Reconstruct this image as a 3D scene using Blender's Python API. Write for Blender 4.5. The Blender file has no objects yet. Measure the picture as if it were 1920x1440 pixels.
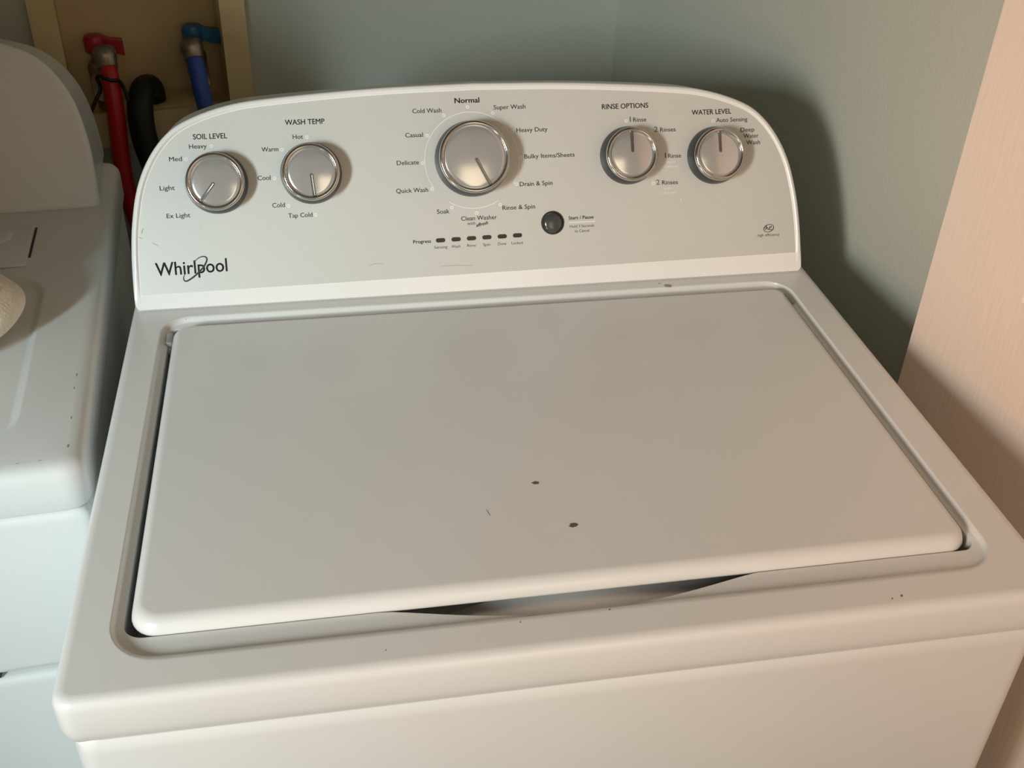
import bpy, bmesh, math, random
from mathutils import Vector, Matrix

random.seed(7)
sc = bpy.context.scene
COL = sc.collection
H = 0.92                      # height of the washer's top deck above the floor
W = 0.6985                    # washer width
R_ = math.radians

# ------------------------------------------------------------------ camera
cam_d = bpy.data.cameras.new('camera')
cam_d.sensor_width = 36.0
cam_d.lens = 2042.48 * 36.0 / 1920.0
cam_d.clip_start = 0.01
cam = bpy.data.objects.new('camera', cam_d)
COL.objects.link(cam)
yaw, pitch, roll = -0.1934, 0.6018, 0.0358
fwd = Vector((-math.sin(yaw) * math.cos(pitch), math.cos(yaw) * math.cos(pitch), -math.sin(pitch)))
rgt = Vector((math.cos(yaw), math.sin(yaw), 0))
upv = rgt.cross(fwd)
r2 = math.cos(roll) * rgt + math.sin(roll) * upv
u2 = -math.sin(roll) * rgt + math.cos(roll) * upv
m3 = Matrix((r2, u2, -fwd)).transposed()
cam.matrix_world = Matrix.Translation((0.191, -0.4789, H + 0.5522)) @ m3.to_4x4()
sc.camera = cam

# ------------------------------------------------------------------ world, lights, exposure
wld = bpy.data.worlds.new('world')
sc.world = wld
wld.use_nodes = True
bg = wld.node_tree.nodes['Background']
bg.inputs[0].default_value = (1.0, 0.78, 0.56, 1)
bg.inputs[1].default_value = 0.30

def area_light(name, loc, target, sx, sy, power, color, spread=180):
    d = bpy.data.lights.new(name, 'AREA')
    d.shape = 'RECTANGLE'; d.size = sx; d.size_y = sy
    d.energy = power; d.color = color; d.spread = math.radians(spread)
    o = bpy.data.objects.new(name, d); COL.objects.link(o)
    o.location = loc
    o.rotation_euler = (Vector(target) - Vector(loc)).to_track_quat('-Z', 'Y').to_euler()
    return o

# cool daylight from the window of the room in front, on the left
area_light('window_daylight', (-0.90, -1.05, H + 0.66), (-0.3, 0.5, H), 0.20, 0.36, 8.9, (0.78, 0.96, 1.0), 90)
# added warm beam beside that window, narrowed and aimed right for a warm gradient
area_light('added_warm_beam', (-0.75, -1.00, H + 0.50), (1.0, 0.30, H + 0.42), 0.32, 0.55, 2.6, (1.0, 0.60, 0.36), 60)
# warm lit doorway behind and to the right of the camera
area_light('lit_doorway', (0.62, -1.75, H + 0.78), (0.75, 0.3, H), 0.5, 1.05, 1.6, (1.0, 0.78, 0.52), 120)

sc.view_settings.view_transform = 'Standard'
sc.view_settings.look = 'None'
sc.view_settings.gamma = 1.0
sc.view_settings.use_curve_mapping = False
sc.view_settings.exposure = -0.10

# ------------------------------------------------------------------ materials
def mat(name, col, rough=0.5, metal=0.0, coat=0.0, noise=None, bump=None, spec=0.5, sheen=0.0):
    """noise=(scale, amount): slight colour variation; bump=(scale, strength, distance, stretch)."""
    m = bpy.data.materials.new(name); m.use_nodes = True
    nt = m.node_tree; b = nt.nodes['Principled BSDF']
    b.inputs['Base Color'].default_value = (*col, 1)
    b.inputs['Roughness'].default_value = rough
    b.inputs['Metallic'].default_value = metal
    b.inputs['Coat Weight'].default_value = coat
    b.inputs['Coat Roughness'].default_value = 0.08
    b.inputs['Specular IOR Level'].default_value = spec
    b.inputs['Sheen Weight'].default_value = sheen
    tc = nt.nodes.new('ShaderNodeTexCoord')
    if noise:
        n = nt.nodes.new('ShaderNodeTexNoise'); n.inputs['Scale'].default_value = noise[0]
        n.inputs['Detail'].default_value = 5
        nt.links.new(tc.outputs['Object'], n.inputs['Vector'])
        r = nt.nodes.new('ShaderNodeValToRGB')
        r.color_ramp.elements[0].position = 0.3; r.color_ramp.elements[1].position = 0.7
        a = noise[1]
        r.color_ramp.elements[0].color = (*[c * (1 - a) for c in col], 1)
        r.color_ramp.elements[1].color = (*[min(1, c * (1 + a)) for c in col], 1)
        nt.links.new(n.outputs['Fac'], r.inputs['Fac'])
        nt.links.new(r.outputs['Color'], b.inputs['Base Color'])
    if bump:
        mp = nt.nodes.new('ShaderNodeMapping')
        mp.inputs['Scale'].default_value = bump[3] if len(bump) > 3 else (1, 1, 1)
        nt.links.new(tc.outputs['Object'], mp.inputs['Vector'])
        n = nt.nodes.new('ShaderNodeTexNoise'); n.inputs['Scale'].default_value = bump[0]
        n.inputs['Detail'].default_value = 3
        nt.links.new(mp.outputs['Vector'], n.inputs['Vector'])
        bp = nt.nodes.new('ShaderNodeBump'); bp.inputs['Strength'].default_value = bump[1]
        bp.inputs['Distance'].default_value = bump[2]
        nt.links.new(n.outputs['Fac'], bp.inputs['Height'])
        nt.links.new(bp.outputs['Normal'], b.inputs['Normal'])
    return m

M = {
 'enamel': mat('white_enamel', (0.80, 0.80, 0.785), 0.30, coat=0.25, noise=(6, 0.012)),
 'plastic': mat('white_plastic', (0.90, 0.90, 0.88), 0.28, coat=0.2),
 'dryer': mat('dryer_enamel', (0.77, 0.78, 0.77), 0.33, coat=0.2, noise=(5, 0.02)),
 'silver': mat('silver_panel', (0.66, 0.67, 0.645), 0.40, metal=0.18, noise=(900, 0.03)),
 'chrome': mat('chrome', (0.60, 0.60, 0.59), 0.10, metal=1.0),
 'knobface': mat('knob_face', (0.56, 0.575, 0.58), 0.15, metal=0.6, noise=(700, 0.02)),
 'skirt': mat('knob_skirt', (0.035, 0.037, 0.04), 0.35),
 'pointer': mat('pointer_groove', (0.28, 0.28, 0.28), 0.25, metal=0.9),
 'black_print': mat('black_print', (0.012, 0.012, 0.012), 0.5),
 'grey_print': mat('grey_print', (0.075, 0.072, 0.068), 0.6),
 'white_print': mat('white_print', (0.88, 0.88, 0.85), 0.5),
 'lamp': mat('lamp_window', (0.022, 0.020, 0.018), 0.25),
 'button': mat('button_grey', (0.055, 0.062, 0.064), 0.2, coat=0.3),
 'button_rim': mat('button_rim', (0.03, 0.03, 0.027), 0.4),
 'wall': mat('teal_wall_paint', (0.51, 0.535, 0.475), 0.75, noise=(3, 0.02), bump=(260, 0.35, 0.0015)),
 'ceiling': mat('ceiling_paint', (0.7, 0.68, 0.64), 0.9, bump=(120, 0.3, 0.002)),
 'floor': mat('floor_vinyl', (0.32, 0.26, 0.20), 0.5, noise=(4, 0.15), bump=(40, 0.1, 0.001)),
 'door': mat('warm_tinted_door', (0.83, 0.70, 0.615), 0.50, noise=(5, 0.015), bump=(260, 0.5, 0.0009, (1, 1, 0.12))),  # even peach base carries the warm light on a white door
 'box': mat('aged_cream_plastic', (0.70, 0.58, 0.33), 0.6, noise=(9, 0.08)),
 'red_hose': mat('red_rubber', (0.52, 0.012, 0.014), 0.38),
 'blue_hose': mat('blue_rubber', (0.03, 0.10, 0.52), 0.4),
 'black_hose': mat('black_rubber', (0.004, 0.005, 0.005), 0.55),
 'red_handle': mat('red_handle_plastic', (0.42, 0.012, 0.03), 0.35),
 'blue_handle': mat('blue_handle_plastic', (0.02, 0.16, 0.38), 0.35, noise=(80, 0.4)),
 'brass': mat('dull_nickel', (0.36, 0.31, 0.26), 0.4, metal=0.9, noise=(60, 0.2)),
 'sack': mat('cream_fleece', (0.80, 0.72, 0.57), 0.95, noise=(60, 0.06), bump=(300, 0.5, 0.0018), sheen=0.3),
 'seam': mat('brown_seam', (0.16, 0.12, 0.08), 0.9),
 'chip': mat('worn_metal_chip', (0.13, 0.115, 0.085), 0.5, noise=(900, 0.4)),
 'stain': mat('olive_stain', (0.36, 0.35, 0.24), 0.7, noise=(500, 0.3)),
 'smudge': mat('grey_smudge', (0.36, 0.35, 0.33), 0.7),
 'hinge': mat('hinge_plastic', (0.36, 0.34, 0.31), 0.5, noise=(200, 0.3)),
 'gap': mat('dark_gap', (0.03, 0.03, 0.028), 0.8),
}

# ------------------------------------------------------------------ object helpers
def tag(o, label=None, cat=None, group=None, kind=None):
    if label: o['label'] = label
    if cat: o['category'] = cat
    if group: o['group'] = group
    if kind: o['kind'] = kind
    return o

def thing(name, loc, label=None, cat=None, group=None, kind=None):
    o = bpy.data.objects.new(name, None); COL.objects.link(o)
    o.location = loc; o.empty_display_size = 0.05
    return tag(o, label, cat, group, kind)

def obj(name, verts, faces, material, parent=None, smooth=30, origin=None):
    """verts in world space; one mesh object; optional origin inside it"""
    me = bpy.data.meshes.new(name)
    og = Vector(origin) if origin is not None else sum((Vector(v) for v in verts), Vector()) / max(1, len(verts))
    me.from_pydata([Vector(v) - og for v in verts], [], faces)
    bm = bmesh.new(); bm.from_mesh(me)
    bmesh.ops.recalc_face_normals(bm, faces=bm.faces)
    bm.to_mesh(me); bm.free()
    if smooth:
        me.shade_smooth(); me.set_sharp_from_angle(angle=R_(smooth))
    me.materials.append(material)
    o = bpy.data.objects.new(name, me); COL.objects.link(o)
    o.matrix_basis = Matrix.Translation(og)
    if parent is not None:
        set_parent(o, parent)
    return o

WORLD = {}
def world_of(o):
    m = o.matrix_basis.copy()
    if o.parent is not None:
        m = world_of(o.parent) @ o.matrix_parent_inverse @ m
    return m

def set_parent(o, parent):
    o.parent = parent
    o.matrix_parent_inverse = world_of(parent).inverted()

def rrect(x0, x1, y0, y1, r, n=6, seg=1, segfront=1):
    """closed loop CCW starting at front-left; r = radius or (fl, fr, br, bl). seg subdivides straight sides."""
    if not isinstance(r, (tuple, list)): r = (r,) * 4
    cs = [((x0 + r[0], y0 + r[0]), r[0], 180), ((x1 - r[1], y0 + r[1]), r[1], 270),
          ((x1 - r[2], y1 - r[2]), r[2], 0), ((x0 + r[3], y1 - r[3]), r[3], 90)]
    pts = []
    for i, (c, rr, a0) in enumerate(cs):
        for k in range(n + 1):
            a = R_(a0 + 90 * k / n)
            pts.append((c[0] + rr * math.cos(a), c[1] + rr * math.sin(a)))
        s = segfront if i == 0 else seg
        if s > 1:
            a = pts[-1]
            c2, rr2, a2 = cs[(i + 1) % 4]
            b = (c2[0] + rr2 * math.cos(R_(a2)), c2[1] + rr2 * math.sin(R_(a2)))
            for k in range(1, s):
                t = k / s
                pts.append((a[0] + (b[0] - a[0]) * t, a[1] + (b[1] - a[1]) * t))
    return pts

def loft(loops, cap0=True, cap1=True, closed=True):
    n = len(loops[0]); v = [p for l in loops for p in l]; f = []
    for i in range(len(loops) - 1):
        for k in range(n if closed else n - 1):
            k2 = (k + 1) % n
            f.append((i * n + k, i * n + k2, (i + 1) * n + k2, (i + 1) * n + k))
    if cap0: f.append(tuple(reversed(range(n))))
    if cap1: f.append(tuple(range((len(loops) - 1) * n, len(loops) * n)))
    return v, f

def xf(pts, fn): return [fn(*p) for p in pts]

def box(x0, x1, y0, y1, z0, z1, bev=0.0, fn=None):
    if bev <= 0:
        L = [[(x0, y0, z), (x1, y0, z), (x1, y1, z), (x0, y1, z)] for z in (z0, z1)]
    else:
        b = bev
        ls = [(b, z0), (0.3 * b, z0 + 0.3 * b), (0, z0 + b), (0, z1 - b), (0.3 * b, z1 - 0.3 * b), (b, z1)]
        L = [[(x, y, z) for x, y in rrect(x0 + d, x1 - d, y0 + d, y1 - d, max(b * 1.3 - d, 1e-4), 3)] for d, z in ls]
    v, f = loft(L)
    if fn: v = [fn(*p) for p in v]
    return v, f

def tube(path, r, n=14, cap=True):
    P = [Vector(p) for p in path]
    rr = r if isinstance(r, (list, tuple)) else [r] * len(P)
    loops = []; prev = None
    for i, p in enumerate(P):
        t = (P[min(i + 1, len(P) - 1)] - P[max(i - 1, 0)]).normalized()
        if prev is None:
            a = t.orthogonal().normalized()
        else:
            a = (prev - t * prev.dot(t)).normalized()
        prev = a; b = t.cross(a)
        loops.append([p + rr[i] * (math.cos(2 * math.pi * k / n) * a + math.sin(2 * math.pi * k / n) * b) for k in range(n)])
    return loft(loops, cap, cap)

def spline(pts, per=8, closed=False):
    """Catmull-Rom through points (any dimension)"""
    P = [Vector(p) for p in pts]; out = []
    n = len(P)
    for i in range(n if closed else n - 1):
        p0 = P[(i - 1) % n] if closed or i > 0 else P[0] * 2 - P[1]
        p1 = P[i]; p2 = P[(i + 1) % n]
        p3 = P[(i + 2) % n] if closed or i + 2 < n else P[-1] * 2 - P[-2]
        for k in range(per):
            t = k / per
            out.append(0.5 * ((2 * p1) + (p2 - p0) * t + (2 * p0 - 5 * p1 + 4 * p2 - p3) * t * t + (3 * p1 - p0 - 3 * p2 + p3) * t ** 3))
    if not closed: out.append(P[-1])
    return out

def lathe(profile, fn, n=48, cap1=True, cap0=False):
    """profile [(r, h)], fn(x, y, h) -> world"""
    L = [[fn(r * math.cos(2 * math.pi * k / n), r * math.sin(2 * math.pi * k / n), h) for k in range(n)] for r, h in profile]
    return loft(L, cap0, cap1)

def merge(*parts):
    V = []; F = []
    for v, f in parts:
        o = len(V); V += list(v); F += [tuple(i + o for i in ff) for ff in f]
    return V, F

# ------------------------------------------------------------------ the room
PH = R_(10)
COR = Vector((0.682, 1.258, 0))                          # corner of back and right wall
TB = Vector((math.cos(PH), math.sin(PH), 0))             # along the back wall (to the right)
NB = Vector((-math.sin(PH), math.cos(PH), 0))            # into the back wall
DR = -NB                                                 # along the right wall, towards the front
def bw(t, off, z): return COR + TB * t + NB * off + Vector((0, 0, H + z))    # back wall coordinates
def rw(s, off, z): return COR + DR * s - TB * off + Vector((0, 0, z))        # right wall coordinates (off = into the room)

CEIL = 2.42
# back wall with the hole for the outlet box
BX0, BX1, BZ0, BZ1 = -0.862, -0.606, -0.072, 0.225
def wall_with_hole():
    o = [(-1.75, -H), (0.12, -H), (0.12, CEIL - H), (-1.75, CEIL - H)]
    i = [(BX0, BZ0), (BX1, BZ0), (BX1, BZ1), (BX0, BZ1)]
    v = [bw(t, 0, z) for t, z in o + i] + [bw(t, 0.12, z) for t, z in o + i]
    f = []
    for k in range(4):
        k2 = (k + 1) % 4
        f.append((k, k2, 4 + k2, 4 + k)); f.append((8 + k, 12 + k, 12 + k2, 8 + k2))
        f.append((4 + k, 4 + k2, 12 + k2, 12 + k)); f.append((k, 8 + k, 8 + k2, k2))
    return v, f
tag(obj('wall_back', *wall_with_hole(), M['wall'], smooth=0), 'pale teal painted wall behind the washer and dryer', kind='structure')
v, f = box(0, 1.75, -0.12, 0.0, 0, CEIL, fn=rw)
tag(obj('wall_right', v, f, M['wall'], smooth=0), 'pale teal painted wall on the right of the washer', kind='structure')
LW0 = -0.83
v, f = box(LW0 - 0.1, LW0, -0.45, 1.12, 0, CEIL)
tag(obj('wall_left', v, f, M['wall'], smooth=0), 'teal painted wall left of the dryer', kind='structure')
v, f = merge(box(LW0 - 0.1, -0.66, -0.57, -0.45, 0, CEIL), box(-0.66, 0.955, -0.57, -0.45, 2.08, CEIL), box(0.955, 1.15, -0.57, -0.45, 0, CEIL))
tag(obj('wall_front', v, f, M['wall'], smooth=0), 'teal painted wall with the closet opening', kind='structure')
v, f = box(-3.2, 3.2, -4.0, 1.5, -0.1, 0.0)
tag(obj('floor', v, f, M['floor'], smooth=0), 'brown vinyl floor under the machines', kind='structure')
v, f = box(LW0 - 0.1, 1.15, -0.57, 1.5, CEIL, CEIL + 0.1)
tag(obj('ceiling', v, f, M['ceiling'], smooth=0), 'off white ceiling of the laundry closet', kind='structure')

# ------------------------------------------------------------------ door standing open along the right wall
S0 = 0.888                      # leading edge along the wall (from the corner)
DW, DH, DOFF, DT = 0.80, 2.03, 0.070, 0.035
door = thing('door_1', rw(S0 + DW, DOFF - DT / 2, 0.012), 'white six panel door, warm light tinted into its colour, standing open beside the washer', kind='structure')
def dfn(a, off, z): return rw(S0 + a, off, z)          # a = across the leaf, off = room side
ST, MU = 0.116, 0.10
rails = [(0.012, 0.23), (0.80, 1.003), (1.60, 1.71), (1.92, 2.03)]
PWd = (DW - 2 * ST - MU) / 2
cols = [(ST, ST + PWd), (ST + PWd + MU, DW - ST)]
for a0, a1 in ((0, ST), (ST + PWd, ST + PWd + MU), (DW - ST, DW)):
    obj('stile', *box(a0, a1, DOFF - DT, DOFF, 0.012, DH, fn=dfn), M['door'], door, smooth=0)
for z0, z1 in rails:
    for a0, a1 in cols:
        obj('rail', *box(a0, a1, DOFF - DT, DOFF, z0, z1, fn=dfn), M['door'], door, smooth=0)
for i in range(3):
    z0, z1 = rails[i][1], rails[i + 1][0]
    for a0, a1 in cols:
        L = []
        for d, h in ((0, -0.0005), (0.006, -0.004), (0.012, -0.0075), (0.02, -0.0085), (0.024, -0.0085), (0.045, -0.0025), (0.05, -0.002)):
            L.append([dfn(a, DOFF + h, z) for a, z in ((a0 + d, z0 + d), (a1 - d, z0 + d), (a1 - d, z1 - d), (a0 + d, z1 - d))])
        v, f = loft(L, False, True)
        back = [[dfn(a, DOFF + h, z) for a, z in ((a0, z0), (a1, z0), (a1, z1), (a0, z1))] for h in (-0.0005, -DT + 0.004)]
        obj('panel', *merge((v, f), loft(back, False, True)), M['door'], door, smooth=20)
# ------------------------------------------------------------------ console outline shared by the matching pair
TH = R_(28); GY = 0.479
HALF = [(343.5, 7), (343.5, 24), (342.3, 55), (339.0, 85), (331.5, 118), (318.5, 146), (300.5, 168), (279.0, 181.5), (242.0, 193.5), (198, 199.3), (100, 205.5), (0, 207.8)]
def console_outline():
    cx = 347.0
    right = spline([(cx + a, b, 0) for a, b in HALF], 5)
    left = [Vector((2 * cx - p.x, p.y, 0)) for p in reversed(right[:-1])]
    r = 7.0
    corner_r = [Vector((cx + 343.5 - r + r * math.cos(R_(a)), r + r * math.sin(R_(a)), 0)) for a in (-90, -67, -45, -22)]
    corner_l = [Vector((cx - 343.5 + r + r * math.cos(R_(a)), r + r * math.sin(R_(a)), 0)) for a in (202, 225, 247, 270)]
    bottom = [Vector((cx - 343.5 + r + (687 - 2 * r) * k / 12, 0, 0)) for k in range(1, 12)]
    return [p / 1000 for p in right + left + corner_l + bottom + corner_r]
OUT = console_outline()
def inset(loop, d):
    n = len(loop); out = []
    for i, p in enumerate(loop):
        t = (loop[(i + 1) % n] - loop[i - 1]).normalized()
        out.append(p + Vector((-t.y, t.x, 0)) * d)          # loop is counter-clockwise: normal to the left is inward
    return out
def pan(u, v, h=0.0):                                     # panel coordinates (metres) -> washer frame, z from the deck
    return Vector((u, GY + v * math.sin(TH) - h * math.cos(TH), v * math.cos(TH) + h * math.sin(TH)))

def console_mesh(fn, plain=False):
    L = []
    for d, h in ((0.0066, 0.0), (0.0063, 0.0), (0.0060, 0.0), (0.0048, -0.0002), (0.0034, -0.0008), (0.0020, -0.0018), (0.0010, -0.0030), (0.0003, -0.0046), (0.0, -0.0065), (0.0003, -0.0085)) if plain else ((0.0067, 0.0), (0.0065, 0.0), (0.0058, 0.0012), (0.0045, 0.0020), (0.0025, 0.0017), (0.0010, 0.0004), (0.0002, -0.0016), (0.0, -0.0045),
                 (0.0008, -0.0075), (0.0022, -0.0085)):
        row = []
        for p, q in zip(inset(OUT, d), OUT):               # no raised rim along the straight bottom edge
            k = min(1.0, max(0.0, (q.y - 0.008) / 0.025)) if h > 0 else 1.0
            row.append(pan(p.x, max(p.y, 0.0015), h * k))
        L.append(row)
    # body behind the rim, running straight back and slightly down
    for yb, dz, d in ((0.012, 0.004, 0.0035), (None, 0.0105, 0.004), (None, 0.016, 0.010), (None, 0.034, 0.03)):
        k = len(L)
        lp = inset(OUT, d)
        row = []
        for p in lp:
            q = pan(p.x, p.y, -0.0085)
            if yb is not None: y = q.y + yb
            else: y = {11: 0.632, 12: 0.652, 13: 0.662}[k]
            row.append(Vector((q.x, y, max(0.0012, q.z - dz * min(1, q.z / 0.05)))))
        L.append(row)
    v, f = loft(L, True, True)
    return [fn(p) for p in v], f

def wfn(p): return Vector((p[0], p[1], p[2] + H))

# ------------------------------------------------------------------ washing machine
washer = thing('washing_machine', (W / 2, 0.34, 0), 'white top-loading washing machine with silver control panel and closed lid', 'washing machine')
# cabinet
L = []
for d, z in ((0.012, 0.02), (0.005, 0.025), (0.005, H - 0.052), (0.0055, H - 0.046), (0.008, H - 0.0415), (0.014, H - 0.0400), (0.03, H - 0.0400)):
    L.append([(x, y, z) for x, y in rrect(d, W - d, d - 0.003, 0.672, 0.016, 6)])
cabinet = obj('cabinet', *loft(L), M['enamel'], washer)
for fx in (0.06, W - 0.06):
    for fy in (0.06, 0.62):
        obj('foot', *lathe([(0.02, 0), (0.022, 0.006), (0.012, 0.01), (0.012, 0.022)], lambda x, y, h, a=fx, b=fy: (a + x, b + y, h), 16, True, True), M['skirt'], washer)
# deck with recess and finger scoop
def bump(x):
    t = (x - 0.348) / 0.136
    return 0.0 if abs(t) >= 1 else (1 - t * t) ** 1.25
N = 8; SF = 72; SS = 6
def drect(x0, x1, y0, y1, r, z, b=0.0, zb=0.0):
    out = []
    for x, y in rrect(x0, x1, y0, y1, r, N, SS, SF):
        k = bump(x) if y < (y0 + 0.001) else 0.0
        out.append((x, y - b * k, H + z + zb * k))
    return out
L = []
for d, z in ((0.010, -0.0380), (0.0025, -0.0378), (0.0010, -0.0350), (0.0, -0.028), (0.0, -0.0080), (0.0006, -0.0050), (0.0022, -0.0022), (0.0046, -0.0006), (0.0078, 0.0), (0.0088, 0.0)):
    L.append(drect(d, W - d, d, 0.684 - d, max(0.014 - d, 0.006), z))
RX0, RX1, RY0, RY1 = 0.0305, 0.6640, 0.0325, 0.4640
RR = (0.034, 0.030, 0.026, 0.026)
def rec(d, z, b=0.0, zb=0.0):
    return drect(RX0 + d * 0.26, RX1 - d * 0.22, RY0 + d, RY1 - d * 0.45, tuple(max(a - d * 0.8, 0.006) for a in RR), z, b, zb)
L += [rec(-0.004, 0.0), rec(-0.003, 0.0), rec(0.0, -0.0004), rec(0.0016, -0.0018), rec(0.0032, -0.0043), rec(0.0046, -0.0052), rec(0.0075, -0.0056, 0.0022), rec(0.0085, -0.0057, 0.0032),
      rec(0.0235, -0.0066, 0.0195, 0.0012), rec(0.0245, -0.0067, 0.0202, 0.0011), rec(0.0255, -0.0080, 0.0204, 0.0008), rec(0.0262, -0.0140, 0.0175, 0.0042), rec(0.0270, -0.0220, 0.0090, 0.0098),
      rec(0.0280, -0.0300, 0.0, 0.0155), rec(0.034, -0.0400, -0.008, 0.022)]
deck = obj('top_deck', *loft(L, True, True), M['enamel'], washer, smooth=50)
# lid
LX0, LX1, LY0, LY1 = 0.0415, 0.6550, 0.0582, 0.4470
L = []
for d, z in ((0.02, -0.0098), (0.003, -0.0098), (0.0012, -0.0095), (0.0002, -0.0085), (0.0, -0.0070), (0.0007, -0.0042), (0.0022, -0.0010), (0.0045, 0.0012), (0.0072, 0.0026), (0.0098, 0.0030), (0.0108, 0.0030), (0.03, 0.0030)):
    L.append([(x, y, H + z) for x, y in rrect(LX0 + d * 0.8, LX1 - d * 0.8, LY0 + d, LY1 - d * 0.8, tuple(max(a - d * 0.6, 0.003) for a in (0.020, 0.018, 0.012, 0.016)), 7)])
lid = obj('lid', *loft(L), M['enamel'], washer, smooth=40)
for hx in (0.0385, 0.6585):
    obj('hinge', *merge(box(hx - 0.003, hx + 0.003, 0.424, 0.444, H - 0.018, H - 0.0035, 0.0015),
                        box(hx - 0.002, hx + 0.002, 0.418, 0.4235, H - 0.018, H - 0.008, 0.001)), M['hinge'], washer)

def blotch(cx, cy, rx, ry, ang, z, n=14, seed=1, jag=0.25):
    rnd = random.Random(seed); c, s = math.cos(ang), math.sin(ang); pts = []
    for k in range(n):
        a = 2 * math.pi * k / n; q = 1 + jag * (rnd.random() - 0.5) * 2
        x, y = rx * q * math.cos(a), ry * q * math.sin(a)
        pts.append((cx + x * c - y * s, cy + x * s + y * c))
    return pts
def flat_mark(name, pts, z, material, parent, th=0.00025):
    v, f = loft([[(x, y, H + z) for x, y in pts], [(x, y, H + z + th) for x, y in pts]])
    return obj(name, v, f, material, parent, smooth=0)
flat_mark('paint_chip', blotch(0.3392, 0.1680, 0.0030, 0.0016, -0.12, 0, seed=3), 0.00305, M['chip'], lid)
flat_mark('paint_chip', blotch(0.3582, 0.1152, 0.0032, 0.0021, -0.05, 0, seed=5), 0.00305, M['chip'], lid)
flat_mark('scratch', blotch(0.297, 0.1385, 0.0004, 0.0042, 0.25, 0, seed=8), 0.00305, M['smudge'], lid, 0.0001)
flat_mark('stain', blotch(0.5375, 0.4665, 0.0040, 0.0030, 0.1, 0, seed=10), 0.00005, M['stain'], deck)
flat_mark('stain', blotch(0.5300, 0.4725, 0.0012, 0.0010, 0.1, 0, seed=11), 0.00005, M['smudge'], deck, 0.0001)
for cx, cy, rx, ry, sd in ((0.0525, 0.4600, 0.0012, 0.0008, 12), (0.365, 0.0305, 0.0009, 0.0012, 13), (0.302, 0.028, 0.0006, 0.0012, 14),
                           (0.574, 0.0135, 0.0011, 0.0022, 15), (0.566, 0.0118, 0.0010, 0.0013, 16), (0.210, 0.0165, 0.0008, 0.0007, 17)):
    flat_mark('scuff', blotch(cx, cy, rx * 0.6, ry * 0.6, -0.5, 0, seed=sd), 0.00004, M['chip'], deck, 0.00008)

# console
console = obj('console', *console_mesh(wfn), M['plastic'], washer, smooth=40)
# silver control panel: an overlay set into the bezel
def panel_outline():
    lp = [p for p in inset(OUT, 0.0074)]
    out = []
    for p in lp:
        vmin = 0.0155 + 0.0055 * p.x / 0.69
        out.append(Vector((p.x, max(p.y, vmin), 0)))
    res = []
    for p in out:
        if not res or (p - res[-1]).length > 0.0006: res.append(p)
    return res
PO = panel_outline()
v, f = loft([[wfn(pan(p.x, p.y, -0.0005)) for p in PO], [wfn(pan(p.x, p.y, 0.0004)) for p in PO]])
panel = obj('control_panel', v, f, M['silver'], washer, smooth=0)
tag(panel, 'silver grey control panel printed with wash settings')

PZ = 0.00045       # print sits on the panel
def flat_uv(loops, h0, h1):
    """closed outer loop list in uv mm -> thin prism on the panel"""
    return loft([[wfn(pan(a / 1000, b / 1000, h0)) for a, b in loops], [wfn(pan(a / 1000, b / 1000, h1)) for a, b in loops]])
def annulus(cx, cy, ri, ro, a0=0, a1=360, n=28, h=PZ, th=0.00012):
    full = abs(a1 - a0) >= 359.9
    ins = [(cx + ri * math.cos(R_(a0 + (a1 - a0) * k / n)), cy + ri * math.sin(R_(a0 + (a1 - a0) * k / n))) for k in range(n + 1)]
    outs = [(cx + ro * math.cos(R_(a0 + (a1 - a0) * k / n)), cy + ro * math.sin(R_(a0 + (a1 - a0) * k / n))) for k in range(n + 1)]
    v = [wfn(pan(a / 1000, b / 1000, h + th)) for a, b in ins + outs]
    return v, [(k, k + 1, n + 2 + k, n + 1 + k) for k in range(n)]
def strip(pts, widths, h=PZ, th=0.00015):
    """flat brush stroke through uv points (mm) with varying width"""
    P = [Vector((a, b, 0)) for a, b in pts]; n = len(P); Lf = []; Rt = []
    for i, p in enumerate(P):
        t = (P[min(i + 1, n - 1)] - P[max(i - 1, 0)]).normalized(); q = Vector((-t.y, t.x, 0)) * widths[i] / 2
        Lf.append(p + q); Rt.append(p - q)
    v = [wfn(pan(a.x / 1000, a.y / 1000, h + th)) for a in Lf + Rt]
    return v, [(k, k + 1, n + k + 1, n + k) for k in range(n - 1)]

def text_mesh(s, bold=0.0, shear=0.0):
    c = bpy.data.curves.new('t', 'FONT'); c.body = s; c.size = 1.0; c.shear = shear
    c.resolution_u = 3; c.fill_mode = 'FRONT'
    o = bpy.data.objects.new('t', c); COL.objects.link(o)
    dg = bpy.context.evaluated_depsgraph_get()
    me = bpy.data.meshes.new_from_object(o.evaluated_get(dg))
    vs = [tuple(p.co) for p in me.vertices]; fs = [tuple(p.vertices) for p in me.polygons]
    bpy.data.objects.remove(o); bpy.data.curves.remove(c); bpy.data.meshes.remove(me)
    if bold > 0:                                          # heavier weight: overstruck copies
        V0, F0 = vs, fs; vs, fs = [], []
        for dx, dy in ((-bold, 0), (bold, 0), (0, bold * 0.7), (0, -bold * 0.7)):
            k = len(vs); vs = vs + [(p[0] + dx, p[1] + dy, p[2]) for p in V0]; fs = fs + [tuple(i + k for i in q) for q in F0]
    return vs, fs
CAP = max(p[1] for p in text_mesh('H')[0])
STYLE = {  # cap height mm, material, boldness, shear
 'h': (4.9, 'black_print', 0.014, 0), 'l': (4.25, 'grey_print', 0.007, 0), 'n': (4.9, 'black_print', 0.022, 0), 's': (3.0, 'grey_print', 0.0, 0),
 'a': (3.2, 'black_print', 0.020, 0.3), 'p': (3.3, 'black_print', 0.018, 0), 't': (2.75, 'grey_print', 0.0, 0), 'k': (5.2, 'grey_print', 0.0, 0),
 'x': (2.6, 'white_print', 0.0, 0), 'w': (13.0, 'black_print', 0.012, 0)}
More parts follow.
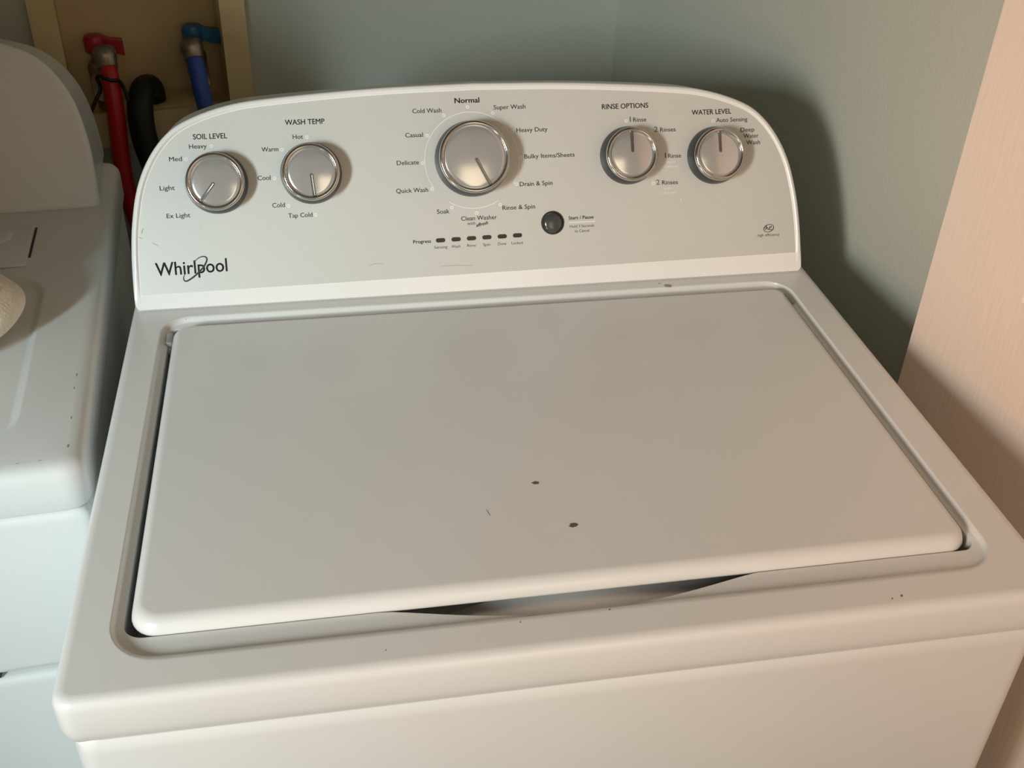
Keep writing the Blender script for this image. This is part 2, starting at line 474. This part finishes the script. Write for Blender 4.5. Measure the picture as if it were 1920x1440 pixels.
TEXTS = [('SOIL LEVEL',72.2,162.1,32.0,'h'),('Heavy',67.7,153.4,16.6,'l'),('Med',48.1,142.2,12.0,'l'),('Light',37.0,115.1,14.0,'l'),('Ex Light',41.1,88.4,22.1,'l'),
('WASH TEMP',160.0,172.6,38.1,'h'),('Hot',166.4,158.9,9.9,'l'),('Warm',135.7,147.9,15.9,'l'),('Cool',129.8,120.8,12.3,'l'),('Cold',141.7,93.9,12.1,'l'),('Tap Cold',156.3,83.2,23.4,'l'),
('Normal',327.3,188.1,25.1,'n'),('Cold Wash',284.7,179.6,29.0,'l'),('Super Wash',366.4,180.6,32.4,'l'),('Casual',276.2,156.4,17.5,'l'),('Heavy Duty',388.4,157.4,32.0,'l'),
('Delicate',265.9,129.7,22.1,'l'),('Bulky Items/Sheets',395.0,131.0,52.2,'l'),('Quick Wash',263.5,102.3,31.9,'l'),('Drain & Spin',388.8,103.6,33.9,'l'),('Soak',302.9,80.0,12.7,'l'),
('Rinse & Spin',369.8,80.7,33.7,'l'),('Clean Washer',327.0,71.9,36.5,'l'),('with',332.9,67.4,8.4,'s'),('affresh',341.9,65.0,12.7,'a'),('Progress',277.1,51.7,18.0,'p'),
('Sensing',297.9,45.4,13.3,'t'),('Wash',315.5,45.3,8.9,'t'),('Rinse',331.5,45.4,8.8,'t'),('Spin',347.8,45.5,7.2,'t'),('Done',363.2,45.5,8.4,'t'),('Locked',377.2,45.5,11.5,'t'),
('Start / Pause',437.8,67.6,26.4,'p'),('Hold 3 Seconds',438.5,59.2,25.8,'t'),('to Cancel',443.6,54.3,15.3,'t'),('RINSE OPTIONS',478.0,177.2,49.0,'h'),
('1',506.9,163.6,1.0,'k'),('Rinse',510.4,163.5,13.9,'l'),('2',532.4,152.6,3.8,'k'),('Rinses',538.7,152.4,16.6,'l'),('1',543.0,125.7,1.0,'k'),('Rinse',546.2,125.5,14.0,'l'),
('with',544.3,120.3,9.1,'x'),('softener',541.7,115.6,15.6,'x'),('2',532.5,98.7,3.5,'k'),('Rinses',538.6,98.6,17.1,'l'),('with',540.1,93.4,8.5,'x'),('softener',536.3,88.9,16.6,'x'),
('WATER LEVEL',573.3,168.3,42.9,'h'),('Auto Sensing',599.5,160.0,34.1,'l'),('Deep',625.9,149.2,15.0,'l'),('Water',629.0,142.8,16.3,'l'),('Wash',631.7,135.9,15.3,'l'),
('high efficiency',641.4,39.7,24.4,'t')]
def put_text(s, u, vb, width, st, name='lettering'):
    cap, mk, bold, shear = STYLE[st]
    vs, fs = text_mesh(s, bold, shear)
    x0 = min(p[0] for p in vs); x1 = max(p[0] for p in vs)
    sx = width / (x1 - x0); sy = cap / CAP
    rot = R_(11) if st == 'a' else 0
    P = []
    for p in vs:
        a, b = (p[0] - x0) * sx, p[1] * sy
        a, b = a * math.cos(rot) - b * math.sin(rot), a * math.sin(rot) + b * math.cos(rot)
        P.append(wfn(pan((u + a) / 1000, (vb + b) / 1000, PZ + 0.00012)))
    return obj(name, P, fs, M[mk], panel, smooth=0)
for a in TEXTS: put_text(*a)
# maker's wordmark with its swoosh
P = []
vs, fs = text_mesh('Whirlpool', 0.012)
x0 = min(p[0] for p in vs); x1 = max(p[0] for p in vs)
WM = merge(([wfn(pan((26.0 + (p[0] - x0) * 68.0 / (x1 - x0)) / 1000, (33.4 + p[1] * 12.6 / CAP + 1.2 * (p[0] - x0) / (x1 - x0)) / 1000, PZ + 0.00012)) for p in vs], fs))
sw = [(62.6, 44.8), (67.1, 48.6), (71.4, 50.1), (74.3, 49.3), (75.2, 46.9), (73.1, 42.2), (70.0, 38.3), (64.1, 33.0), (59.1, 29.4), (54.7, 27.2), (52.3, 27.7), (51.7, 30.4), (53.2, 33.9)]
sp = spline([(a, b, 0) for a, b in sw], 6); n = len(sp)
wd = [0.55 + 1.1 * max(0, math.sin(math.pi * min(1, k / (n - 1) * 1.0))) * (0.75 + 0.5 * (k / n)) for k in range(n)]
WM = merge(WM, strip([(p.x, p.y) for p in sp], wd, PZ + 0.00005))
tag(obj('logo', *WM, M['black_print'], panel, smooth=0), 'black wordmark with a looping swoosh')
# white position rings and dial arcs
for a, b in [(88.7,155.2),(64.0,143.7),(180.0,160.3),(155.2,149.1),(146.1,122.0),(157.3,94.8),(182.9,84.9),(339.9,183.9),(315.7,176.8),(365.2,177.1),(298.0,157.4),(384.0,158.4),
             (291.9,130.8),(391.4,132.2),(299.5,104.8),(385.5,106.0),(318.2,85.6),(367.7,86.3),(343.1,79.0),(502.9,164.6),(529.1,154.3),(529.3,100.4),(596.2,161.4),(622.6,151.7)]:
    obj('position_ring', *annulus(a, b, 0.75, 1.85, n=20), M['white_print'], panel, smooth=0)
DC = (341.6, 131.4)
obj('dial_arc', *annulus(DC[0], DC[1], 47.3, 48.1, -31, 213, 90), M['white_print'], panel, smooth=0)
obj('dial_arc', *annulus(DC[0], DC[1], 47.3, 48.1, 237, 301, 30), M['white_print'], panel, smooth=0)
obj('underline', *flat_uv([(438.0, 64.1), (465.5, 64.1), (465.5, 65.2), (438.0, 65.2)], PZ, PZ + 0.00012), M['white_print'], panel, smooth=0)
obj('print_flaw', *flat_uv([(557.6, 80.4), (558.8, 80.2), (558.4, 81.8), (558.7, 83.6), (557.9, 83.4)], PZ, PZ + 0.00012), M['white_print'], panel, smooth=0)
for pts in ([(25.5, 65.5), (28.0, 64.2), (31.0, 62.5)], [(16.5, 75.0), (17.2, 78.0), (19.0, 80.0)], [(13.5, 72.0), (15.5, 70.5), (17.2, 70.4)], [(72.0, 77.0), (73.2, 78.2)],
            [(232, 32.5), (238, 33.8), (246, 33.2)], [(303, 27.5), (318, 27.8), (336, 26.6)]):
    obj('scuff', *strip(pts, [0.35] + [0.5] * (len(pts) - 2) + [0.3], PZ), M['smudge'], panel, smooth=0)
# high-efficiency emblem: tilted oval with joined letters
def ell(cx, cy, a, b, ang, k, n):
    t = 2 * math.pi * k / n; x, y = a * math.cos(t), b * math.sin(t)
    return (cx + x * math.cos(ang) - y * math.sin(ang), cy + x * math.sin(ang) + y * math.cos(ang))
E1 = strip([ell(654.0, 48.0, 5.6, 3.8, 0.30, k, 40) for k in range(41)], [0.5 + 0.35 * math.sin(2 * math.pi * k / 40 - 0.8) ** 2 for k in range(41)])
hcurve = spline([(650.7, 46.3, 0), (651.3, 50.3, 0)], 4)
E2 = strip([(650.6, 46.2), (651.0, 48.2), (651.5, 50.6)], [0.8, 0.8, 0.7])
E3 = strip([(p.x, p.y) for p in spline([(651.0, 47.9, 0), (652.3, 48.9, 0), (652.9, 48.2, 0), (652.9, 46.9, 0), (653.8, 46.8, 0), (655.2, 48.4, 0), (657.1, 49.2, 0), (656.8, 50.2, 0), (655.4, 49.6, 0), (654.6, 47.8, 0), (655.2, 46.2, 0), (657.3, 46.9, 0)], 5)], [0.6] * 56)
obj('emblem', *merge(E1, E2, E3), M['black_print'], panel, smooth=0)
# progress lamps
LAMPS = [(304.7, 53.5), (320.5, 53.7), (336.2, 53.9), (352.0, 54.1), (367.8, 54.2), (383.6, 54.4)]
for a, b in LAMPS:
    lp = []
    for cxs, a0 in ((2.6, -90), (-2.6, 90)):
        for k in range(9):
            t = R_(a0 + 180 * k / 8); lp.append((a + cxs + 2.1 * math.cos(t), b + 2.1 * math.sin(t)))
    v, f = flat_uv(lp, 0.0003, 0.0009)
    obj('indicator_lamp', v, f, M['lamp'], panel, smooth=30)
# start button
def bfn(cx, cy): return lambda x, y, h: wfn(pan((cx + x) / 1000, (cy + y) / 1000, h))
btn = obj('start_button', *lathe([(9.6, 0.0012), (9.3, 0.0028), (8.4, 0.0036), (6, 0.0041), (3, 0.0043), (0.6, 0.0044)], bfn(420.9, 65.3), 40), M['button'], washer)
obj('button_rim', *lathe([(12.0, 0.0), (12.0, 0.0010), (11.4, 0.0016), (10.4, 0.0017), (9.9, 0.0010), (9.7, 0.0002)], bfn(420.9, 65.3), 44, False), M['button_rim'], btn)

# control knobs
def knob(cx, cy, R, hh, ang, label):
    fn = bfn(cx, cy)
    sk = obj('control_knob', *lathe([(R + 2.9, 0.0005), (R + 3.0, 0.003), (R + 2.4, 0.006), (R + 0.4, hh - 0.006), (R - 0.6, hh - 0.0045), (R - 3, hh - 0.004)], fn, 64, True, True), M['skirt'], washer)
    tag(sk, label)
    obj('chrome_ring', *lathe([(R - 1.2, hh - 0.0052), (R + 0.1, hh - 0.0045), (R + 0.75, hh - 0.003), (R + 0.7, hh - 0.0014), (R - 0.1, hh), (R - 1.4, hh + 0.0007), (R - 2.6, hh + 0.0005),
                               (R - 3.4, hh - 0.0002), (R - 3.9, hh - 0.0013), (R - 4.2, hh - 0.0022)], fn, 72, False), M['chrome'], sk, smooth=60)
    F = R - 3.6
    obj('knob_face', *lathe([(F, hh - 0.0026)] + [(F * q, hh - 0.0022 + 0.0016 * (1 - q * q)) for q in (0.98, 0.85, 0.7, 0.55, 0.4, 0.25, 0.1, 0.015)], fn, 72), M['knobface'], sk, smooth=60)
    # pointer: a rounded ridge with a groove from near the centre to the rim
    ca, sa = math.cos(R_(ang)), math.sin(R_(ang))
    def pf(x, y, h): return fn(x * ca - y * sa, x * sa + y * ca, h)
    hb = hh - 0.0022
    dome = lambda x: 0.0016 * (1 - (x / F) ** 2) - 0.0003
    ridge = []
    for d, h in ((0, 0.0), (0.0, 0.0012), (0.35, 0.0016), (0.8, 0.0016), (1.0, 0.0010), (1.15, 0.0009)):
        ridge.append([pf(x, y, hb + h * 0.8 + dome(x)) for x, y in rrect(1.5 + d, F + 0.4 - d, -1.55 + d, 1.55 - d, max(1.5 - d, 0.2), 5)])
    obj('pointer', *loft(ridge), M['pointer'], sk, smooth=40)
    return sk
def angle(p, c): return math.degrees(math.atan2(p[1] - c[1], p[0] - c[0]))
knob(90.9, 120.0, 26.8, 0.0205, angle((77.0, 103.3), (90.6, 119.5)), 'silver knob under SOIL LEVEL pointing to lower left')
knob(181.6, 125.2, 26.8, 0.0205, angle((183.5, 99.7), (181.7, 125)), 'silver knob under WASH TEMP pointing straight down')
knob(341.4, 132.8, 34.6, 0.0255, angle((357.4, 103.4), (342.5, 133.0)), 'large silver cycle dial pointing to lower right')
knob(502.9, 129.6, 26.3, 0.0205, 89.5, 'silver knob under RINSE OPTIONS pointing up')
knob(595.9, 126.0, 26.3, 0.0205, 89.5, 'silver knob under WATER LEVEL pointing up')

# ------------------------------------------------------------------ dryer
DA = R_(4.0); DF = Vector((-0.012, 0.2405, 0))
EX = Vector((math.cos(DA), math.sin(DA), 0)); EY = Vector((-math.sin(DA), math.cos(DA), 0))
def dr(x, y, z): return DF + EX * x + EY * y + Vector((0, 0, H + z))
DWD = 0.737
dryer = thing('clothes_dryer', dr(-DWD / 2, 0.34, -H), 'dim white clothes dryer with plain console left of the washer', 'dryer')
def dl(x0, x1, y0, y1, r, z, n=6): return [dr(x, y, z) for x, y in rrect(x0, x1, y0, y1, r, n)]
L = []
for d, z in ((0.01, -0.043), (0.001, -0.043), (0.0, -0.040), (0.0, -0.013), (0.0012, -0.0075), (0.0045, -0.0030), (0.009, -0.0008), (0.015, 0.0)):
    L.append(dl(-DWD + d, -d, d, 0.625 - d, max(0.020 - d, 0.008), z))
for d, z in ((-0.001, 0.0), (0.0, 0.0), (0.002, -0.0008), (0.0055, -0.0036), (0.008, -0.0044), (0.009, -0.0044)):
    L.append(dl(-DWD + 0.056 + d, -0.056 - d, 0.036 + d, 0.335 - d, 0.045 - d, z))
obj('top_panel', *loft(L), M['dryer'], dryer, smooth=40)
L = [dl(-DWD + d, -d, d, 0.600, 0.016, z) for d, z in ((0.012, -H + 0.02), (0.004, -H + 0.025), (0.004, -0.050), (0.006, -0.046), (0.02, -0.0445))]
# cabinet sides stay a little behind the front panels
obj('cabinet', *loft([[p + EY * 0.016 for p in l] for l in L]), M['dryer'], dryer)
def panel_slab(x0, x1, z0, z1, y0, y1, b=0.006):
    return box(x0, x1, z0, z1, y0, y1, b, fn=lambda a, c, e: dr(a, e, c))
def front_slab(z0, z1):
    Ls = []
    for d, y in ((0.0, 0.02), (0.0, 0.0075), (0.0012, 0.0042), (0.004, 0.002), (0.008, 0.0012)):
        Ls.append([dr(x, y, z) for x, z in rrect(-DWD + 0.003 + d, -0.003 - d, z0 + d, z1 - d, 0.011, 5)])
    return loft(Ls)
obj('front_panel', *front_slab(-0.2205, -0.0455), M['dryer'], dryer, smooth=40)
obj('door', *front_slab(-0.78, -0.2270), M['dryer'], dryer, smooth=40)
obj('door_catch', *box(-0.118, -0.110, -0.2265, -0.2205, 0.004, 0.019, 0.001, fn=lambda a, c, e: dr(a, e, c)), M['gap'], dryer)
# lint screen cover with its dark side slot
lint = obj('lint_screen_cover', *box(-0.36, -0.080, 0.352, 0.445, 0.0002, 0.0030, 0.0012, fn=dr), M['dryer'], dryer, smooth=40)
obj('slot', *box(-0.0795, -0.0775, 0.372, 0.442, 0.0002, 0.0008, fn=dr), M['gap'], lint, smooth=0)
dent = [dl(-0.128 + d, -0.100 - d, 0.405 + d, 0.438 - d, 0.013 - d, z) for d, z in ((0, 0.00305), (0.0025, 0.0046), (0.005, 0.005))]
obj('finger_tab', *loft(dent), M['dryer'], lint, smooth=40)
def dfnc(p): return dr(p[0] - 0.6905 - 0.0144, p[1] + (0.482 - GY), p[2])
obj('console', *console_mesh(dfnc, True), M['dryer'], dryer, smooth=40)
for cx, cy, rx, ry, sd in ((-0.0135, 0.030, 0.0010, 0.004, 21), (-0.0150, 0.115, 0.0008, 0.0030, 22), (-0.0145, 0.135, 0.0007, 0.005, 23), (-0.05, 0.0145, 0.0035, 0.0006, 24), (-0.033, 0.0148, 0.003, 0.0006, 25), (-0.0140, 0.07, 0.0006, 0.003, 26)):
    pts = blotch(cx, cy, rx * 0.55, ry * 0.6, 0, 0, seed=sd)
    obj('scuff', *loft([[dr(x, y, 0.00003) for x, y in pts], [dr(x, y, 0.00012) for x, y in pts]]), M['smudge'], dryer, smooth=0)

# ------------------------------------------------------------------ cream fleece bundle on the dryer; tall unseen body added to shade it
def bundle():
    rings = [  # z, cx, cy, rx, ry, fold depth
        (0.002, -0.285, 0.44, 0.155, 0.075, 0.0), (0.010, -0.283, 0.444, 0.180, 0.088, 0.0), (0.028, -0.280, 0.448, 0.192, 0.094, 0.005), (0.045, -0.284, 0.450, 0.190, 0.090, 0.01), (0.060, -0.296, 0.446, 0.172, 0.085, 0.015),
        (0.080, -0.310, 0.44, 0.160, 0.10, 0.02), (0.13, -0.312, 0.43, 0.162, 0.115, 0.025), (0.20, -0.315, 0.42, 0.164, 0.120, 0.03), (0.26, -0.318, 0.415, 0.150, 0.110, 0.045), (0.30, -0.322, 0.415, 0.118, 0.088, 0.07),
        (0.325, -0.325, 0.415, 0.078, 0.058, 0.12), (0.34, -0.327, 0.415, 0.058, 0.044, 0.14), (0.352, -0.328, 0.415, 0.056, 0.042, 0.14), (0.37, -0.33, 0.415, 0.075, 0.058, 0.17), (0.395, -0.33, 0.415, 0.096, 0.074, 0.20),
        (0.392, -0.33, 0.415, 0.080, 0.062, 0.20), (0.365, -0.33, 0.415, 0.045, 0.034, 0.15), (0.345, -0.328, 0.415, 0.02, 0.015, 0.05)]
    L = []; n = 96
    for i, (z, cx, cy, rx, ry, fd) in enumerate(rings):
        row = []
        for k in range(n):
            a = 2 * math.pi * k / n
            w = 1 + 0.02 * math.sin(5 * a + i * 0.5) + fd * (0.6 * math.sin(13 * a + 0.8 * math.sin(2 * a)) + 0.4 * math.sin(7 * a + 1.3))
            e = 0.85
            c, s_ = math.cos(a), math.sin(a)
            x = cx + rx * w * math.copysign(abs(c) ** e, c); y = cy + ry * w * math.copysign(abs(s_) ** e, s_)
            row.append(Vector((x, y, H + z + 0.0005)))
        L.append(row)
    return loft(L)
sack = obj('fleece_bundle', *bundle(), M['sack'], None, smooth=60)
nk = [Vector((-0.3275 + 0.062 * math.cos(2 * math.pi * k / 40), 0.415 + 0.048 * math.sin(2 * math.pi * k / 40), H + 0.346)) for k in range(40)]
dc = obj('drawstring', *tube(nk + nk[:1], 0.004, 10, False), M['sack'], sack)
sub = sack.modifiers.new('smooth', 'SUBSURF'); sub.levels = 1; sub.render_levels = 2
tag(sack, 'cream fleece bundle lying on top of the dryer, cut off by the left edge, unseen upper part added to cast shade', 'bundle')
from mathutils.bvhtree import BVHTree
bm = bmesh.new(); bm.from_mesh(sack.data); tree = BVHTree.FromBMesh(bm)
hit, nrm, _, _ = tree.ray_cast(Vector((-0.106, 0.443, H + 0.5)) - sack.location, Vector((0, 0, -1)))
bm.free()
hit = hit + sack.location; nrm = nrm.normalized()
ta = nrm.orthogonal().normalized(); tb_ = nrm.cross(ta)
obj('eyelet', *lathe([(0.0024, -0.004), (0.0026, 0.0005), (0.0014, 0.0012), (0.0004, 0.0008)], lambda x, y, h: hit + ta * x + tb_ * y + nrm * h, 12, True, True), M['seam'], sack)

# ------------------------------------------------------------------ recessed outlet box in the back wall
FX0, FX1, FZ0, FZ1 = -0.878, -0.592, -0.083, 0.240
obox = thing('outlet_box', bw((FX0 + FX1) / 2, 0, FZ0), 'yellowed cream outlet box recessed in the wall behind the machines', 'outlet box')
def ring_mesh(o, i, f0, f1):
    vo = [(o[0], o[2]), (o[1], o[2]), (o[1], o[3]), (o[0], o[3])]; vi = [(i[0], i[2]), (i[1], i[2]), (i[1], i[3]), (i[0], i[3])]
    v = [bw(t, f0, z) for t, z in vo + vi] + [bw(t, f1, z) for t, z in vo + vi]; f = []
    for k in range(4):
        k2 = (k + 1) % 4
        f += [(k, k2, 4 + k2, 4 + k), (8 + k, 12 + k, 12 + k2, 8 + k2), (4 + k, 4 + k2, 12 + k2, 12 + k), (k, 8 + k, 8 + k2, k2)]
    return v, f
IN = (-0.843, -0.627, -0.034, 0.205)
obj('frame', *ring_mesh((FX0, FX1, FZ0, FZ1), IN, -0.012, -0.0005), M['box'], obox, smooth=0)
obj('liner', *ring_mesh((-0.8605, -0.6075, -0.070, 0.2235), (-0.8445, -0.6255, -0.048, 0.2065), -0.0004, 0.088), M['box'], obox, smooth=0)
bk = [[bw(t, o, z) for t, z in ((-0.8605, -0.070), (-0.6075, -0.070), (-0.6075, 0.2235), (-0.8605, 0.2235))] for o in (0.0885, 0.094)]
obj('back_panel', *loft(bk), M['box'], obox, smooth=0)
obj('drain_plate', *box(-0.765, -0.668, 0.018, 0.082, -0.0475, -0.038, 0.006, fn=bw), M['box'], obox)
# shut-off valves
def valve(t, z, key, hmat):
    C = Vector((t, 0.045, z))
    def L2W(x, y, zz): return bw(C.x + x, C.y + y, C.z + zz)
    body = obj('valve', *merge(lathe([(0.011, -0.062), (0.011, -0.03), (0.015, -0.028), (0.016, 0.0), (0.013, 0.006)], lambda x, y, h: L2W(x, y, h), 18, True, True),
                               lathe([(0.009, 0.0), (0.009, 0.02), (0.006, 0.021)], lambda x, y, h: L2W(x, y, 0.004 + h), 14, True, True),
                               lathe([(0.010, 0.0), (0.012, 0.012), (0.0145, 0.016), (0.0145, 0.034), (0.012, 0.037)], lambda x, y, h: L2W(x, -0.008 - h * 0.80 + y * 0.6, -0.006 - h * 0.6 + y * 0.8), 16, True, True)), M['brass'], obox)
    # lever handle: hub and flat wing to the right
    hub = lathe([(0.013, 0.020), (0.0150, 0.022), (0.0155, 0.038), (0.013, 0.044), (0.004, 0.046)], lambda x, y, h: L2W(x, y, h), 20, True, True)
    Ls = []
    for x, hw, z0, z1 in ((0.004, 0.010, 0.024, 0.044), (0.014, 0.0085, 0.023, 0.041), (0.020, 0.008, 0.020, 0.038), (0.032, 0.0085, 0.016, 0.036), (0.038, 0.0085, 0.014, 0.035)):
        Ls.append([L2W(x, -hw, z0), L2W(x, hw, z0), L2W(x, hw, z1), L2W(x, -hw, z1)])
    obj('handle', *merge(hub, loft(Ls)), hmat, body, smooth=40)
    return body
valve(-0.8010, 0.020, 'hot', M['red_handle'])
valve(-0.6640, 0.025, 'cold', M['blue_handle'])

# ------------------------------------------------------------------ hoses
def hose(name, pts, r, material, label, cat='hose', per=8):
    path = [bw(*p) for p in pts]
    return tag(obj(name, *tube(spline(path, per), r, 18), material, None, smooth=60), label, cat)
rh = hose('supply_hose', [(-0.7900, -0.008, 0.040), (-0.7885, -0.022, 0.018), (-0.7900, -0.034, -0.030), (-0.7930, -0.042, -0.080), (-0.7935, -0.050, -0.125), (-0.788, -0.060, -0.18), (-0.772, -0.075, -0.25), (-0.745, -0.095, -0.34), (-0.71, -0.115, -0.45)], 0.0122, M['red_hose'],
          'red rubber supply hose hanging from the red-handled valve')
bh = hose('supply_hose', [(-0.6705, -0.004, 0.045), (-0.6690, -0.016, 0.024), (-0.6670, -0.028, -0.012), (-0.6620, -0.036, -0.052), (-0.652, -0.047, -0.12), (-0.64, -0.06, -0.24), (-0.62, -0.09, -0.40)], 0.0120, M['blue_hose'],
          'blue rubber supply hose hanging from the blue-handled valve')
rh['group'] = bh['group'] = 'water supply hoses'
for h, p0, p1 in ((rh, (-0.7912, 0.008, 0.054), (-0.7893, -0.013, 0.031)), (bh, (-0.6712, 0.008, 0.056), (-0.6702, -0.010, 0.034))):
    a, b = bw(*p0), bw(*p1)
    pth = [a.lerp(b, t) for t in (0, 0.08, 0.4, 0.5, 0.55, 0.95, 1.0)]
    obj('coupling', *tube(pth, [0.0150, 0.0165, 0.0165, 0.0160, 0.0150, 0.0140, 0.0115], 16), M['brass'], h, smooth=40)
drain = hose('drain_hose', [(-0.7330, 0.040, -0.0355), (-0.7331, 0.0395, -0.030), (-0.7340, 0.035, -0.018), (-0.7390, 0.016, -0.007), (-0.7470, -0.010, -0.003), (-0.7550, -0.032, -0.016), (-0.7575, -0.042, -0.044), (-0.7550, -0.048, -0.076), (-0.7460, -0.057, -0.12), (-0.7310, -0.07, -0.19), (-0.6960, -0.10, -0.32)], 0.0180, M['black_hose'],
             'thick black drain hose hooked over the box lip between red and blue hoses')
hose('cord', [(-0.828, -0.032, -0.030), (-0.815, -0.028, -0.008), (-0.8045, -0.022, 0.008), (-0.8060, -0.014, 0.022), (-0.801, -0.034, 0.030), (-0.789, -0.0415, 0.026), (-0.7775, -0.036, 0.022), (-0.772, -0.034, 0.006), (-0.7695, -0.044, -0.006)], 0.0026, M['black_hose'],
     'thin black cord tied around the red supply hose', 'cord')
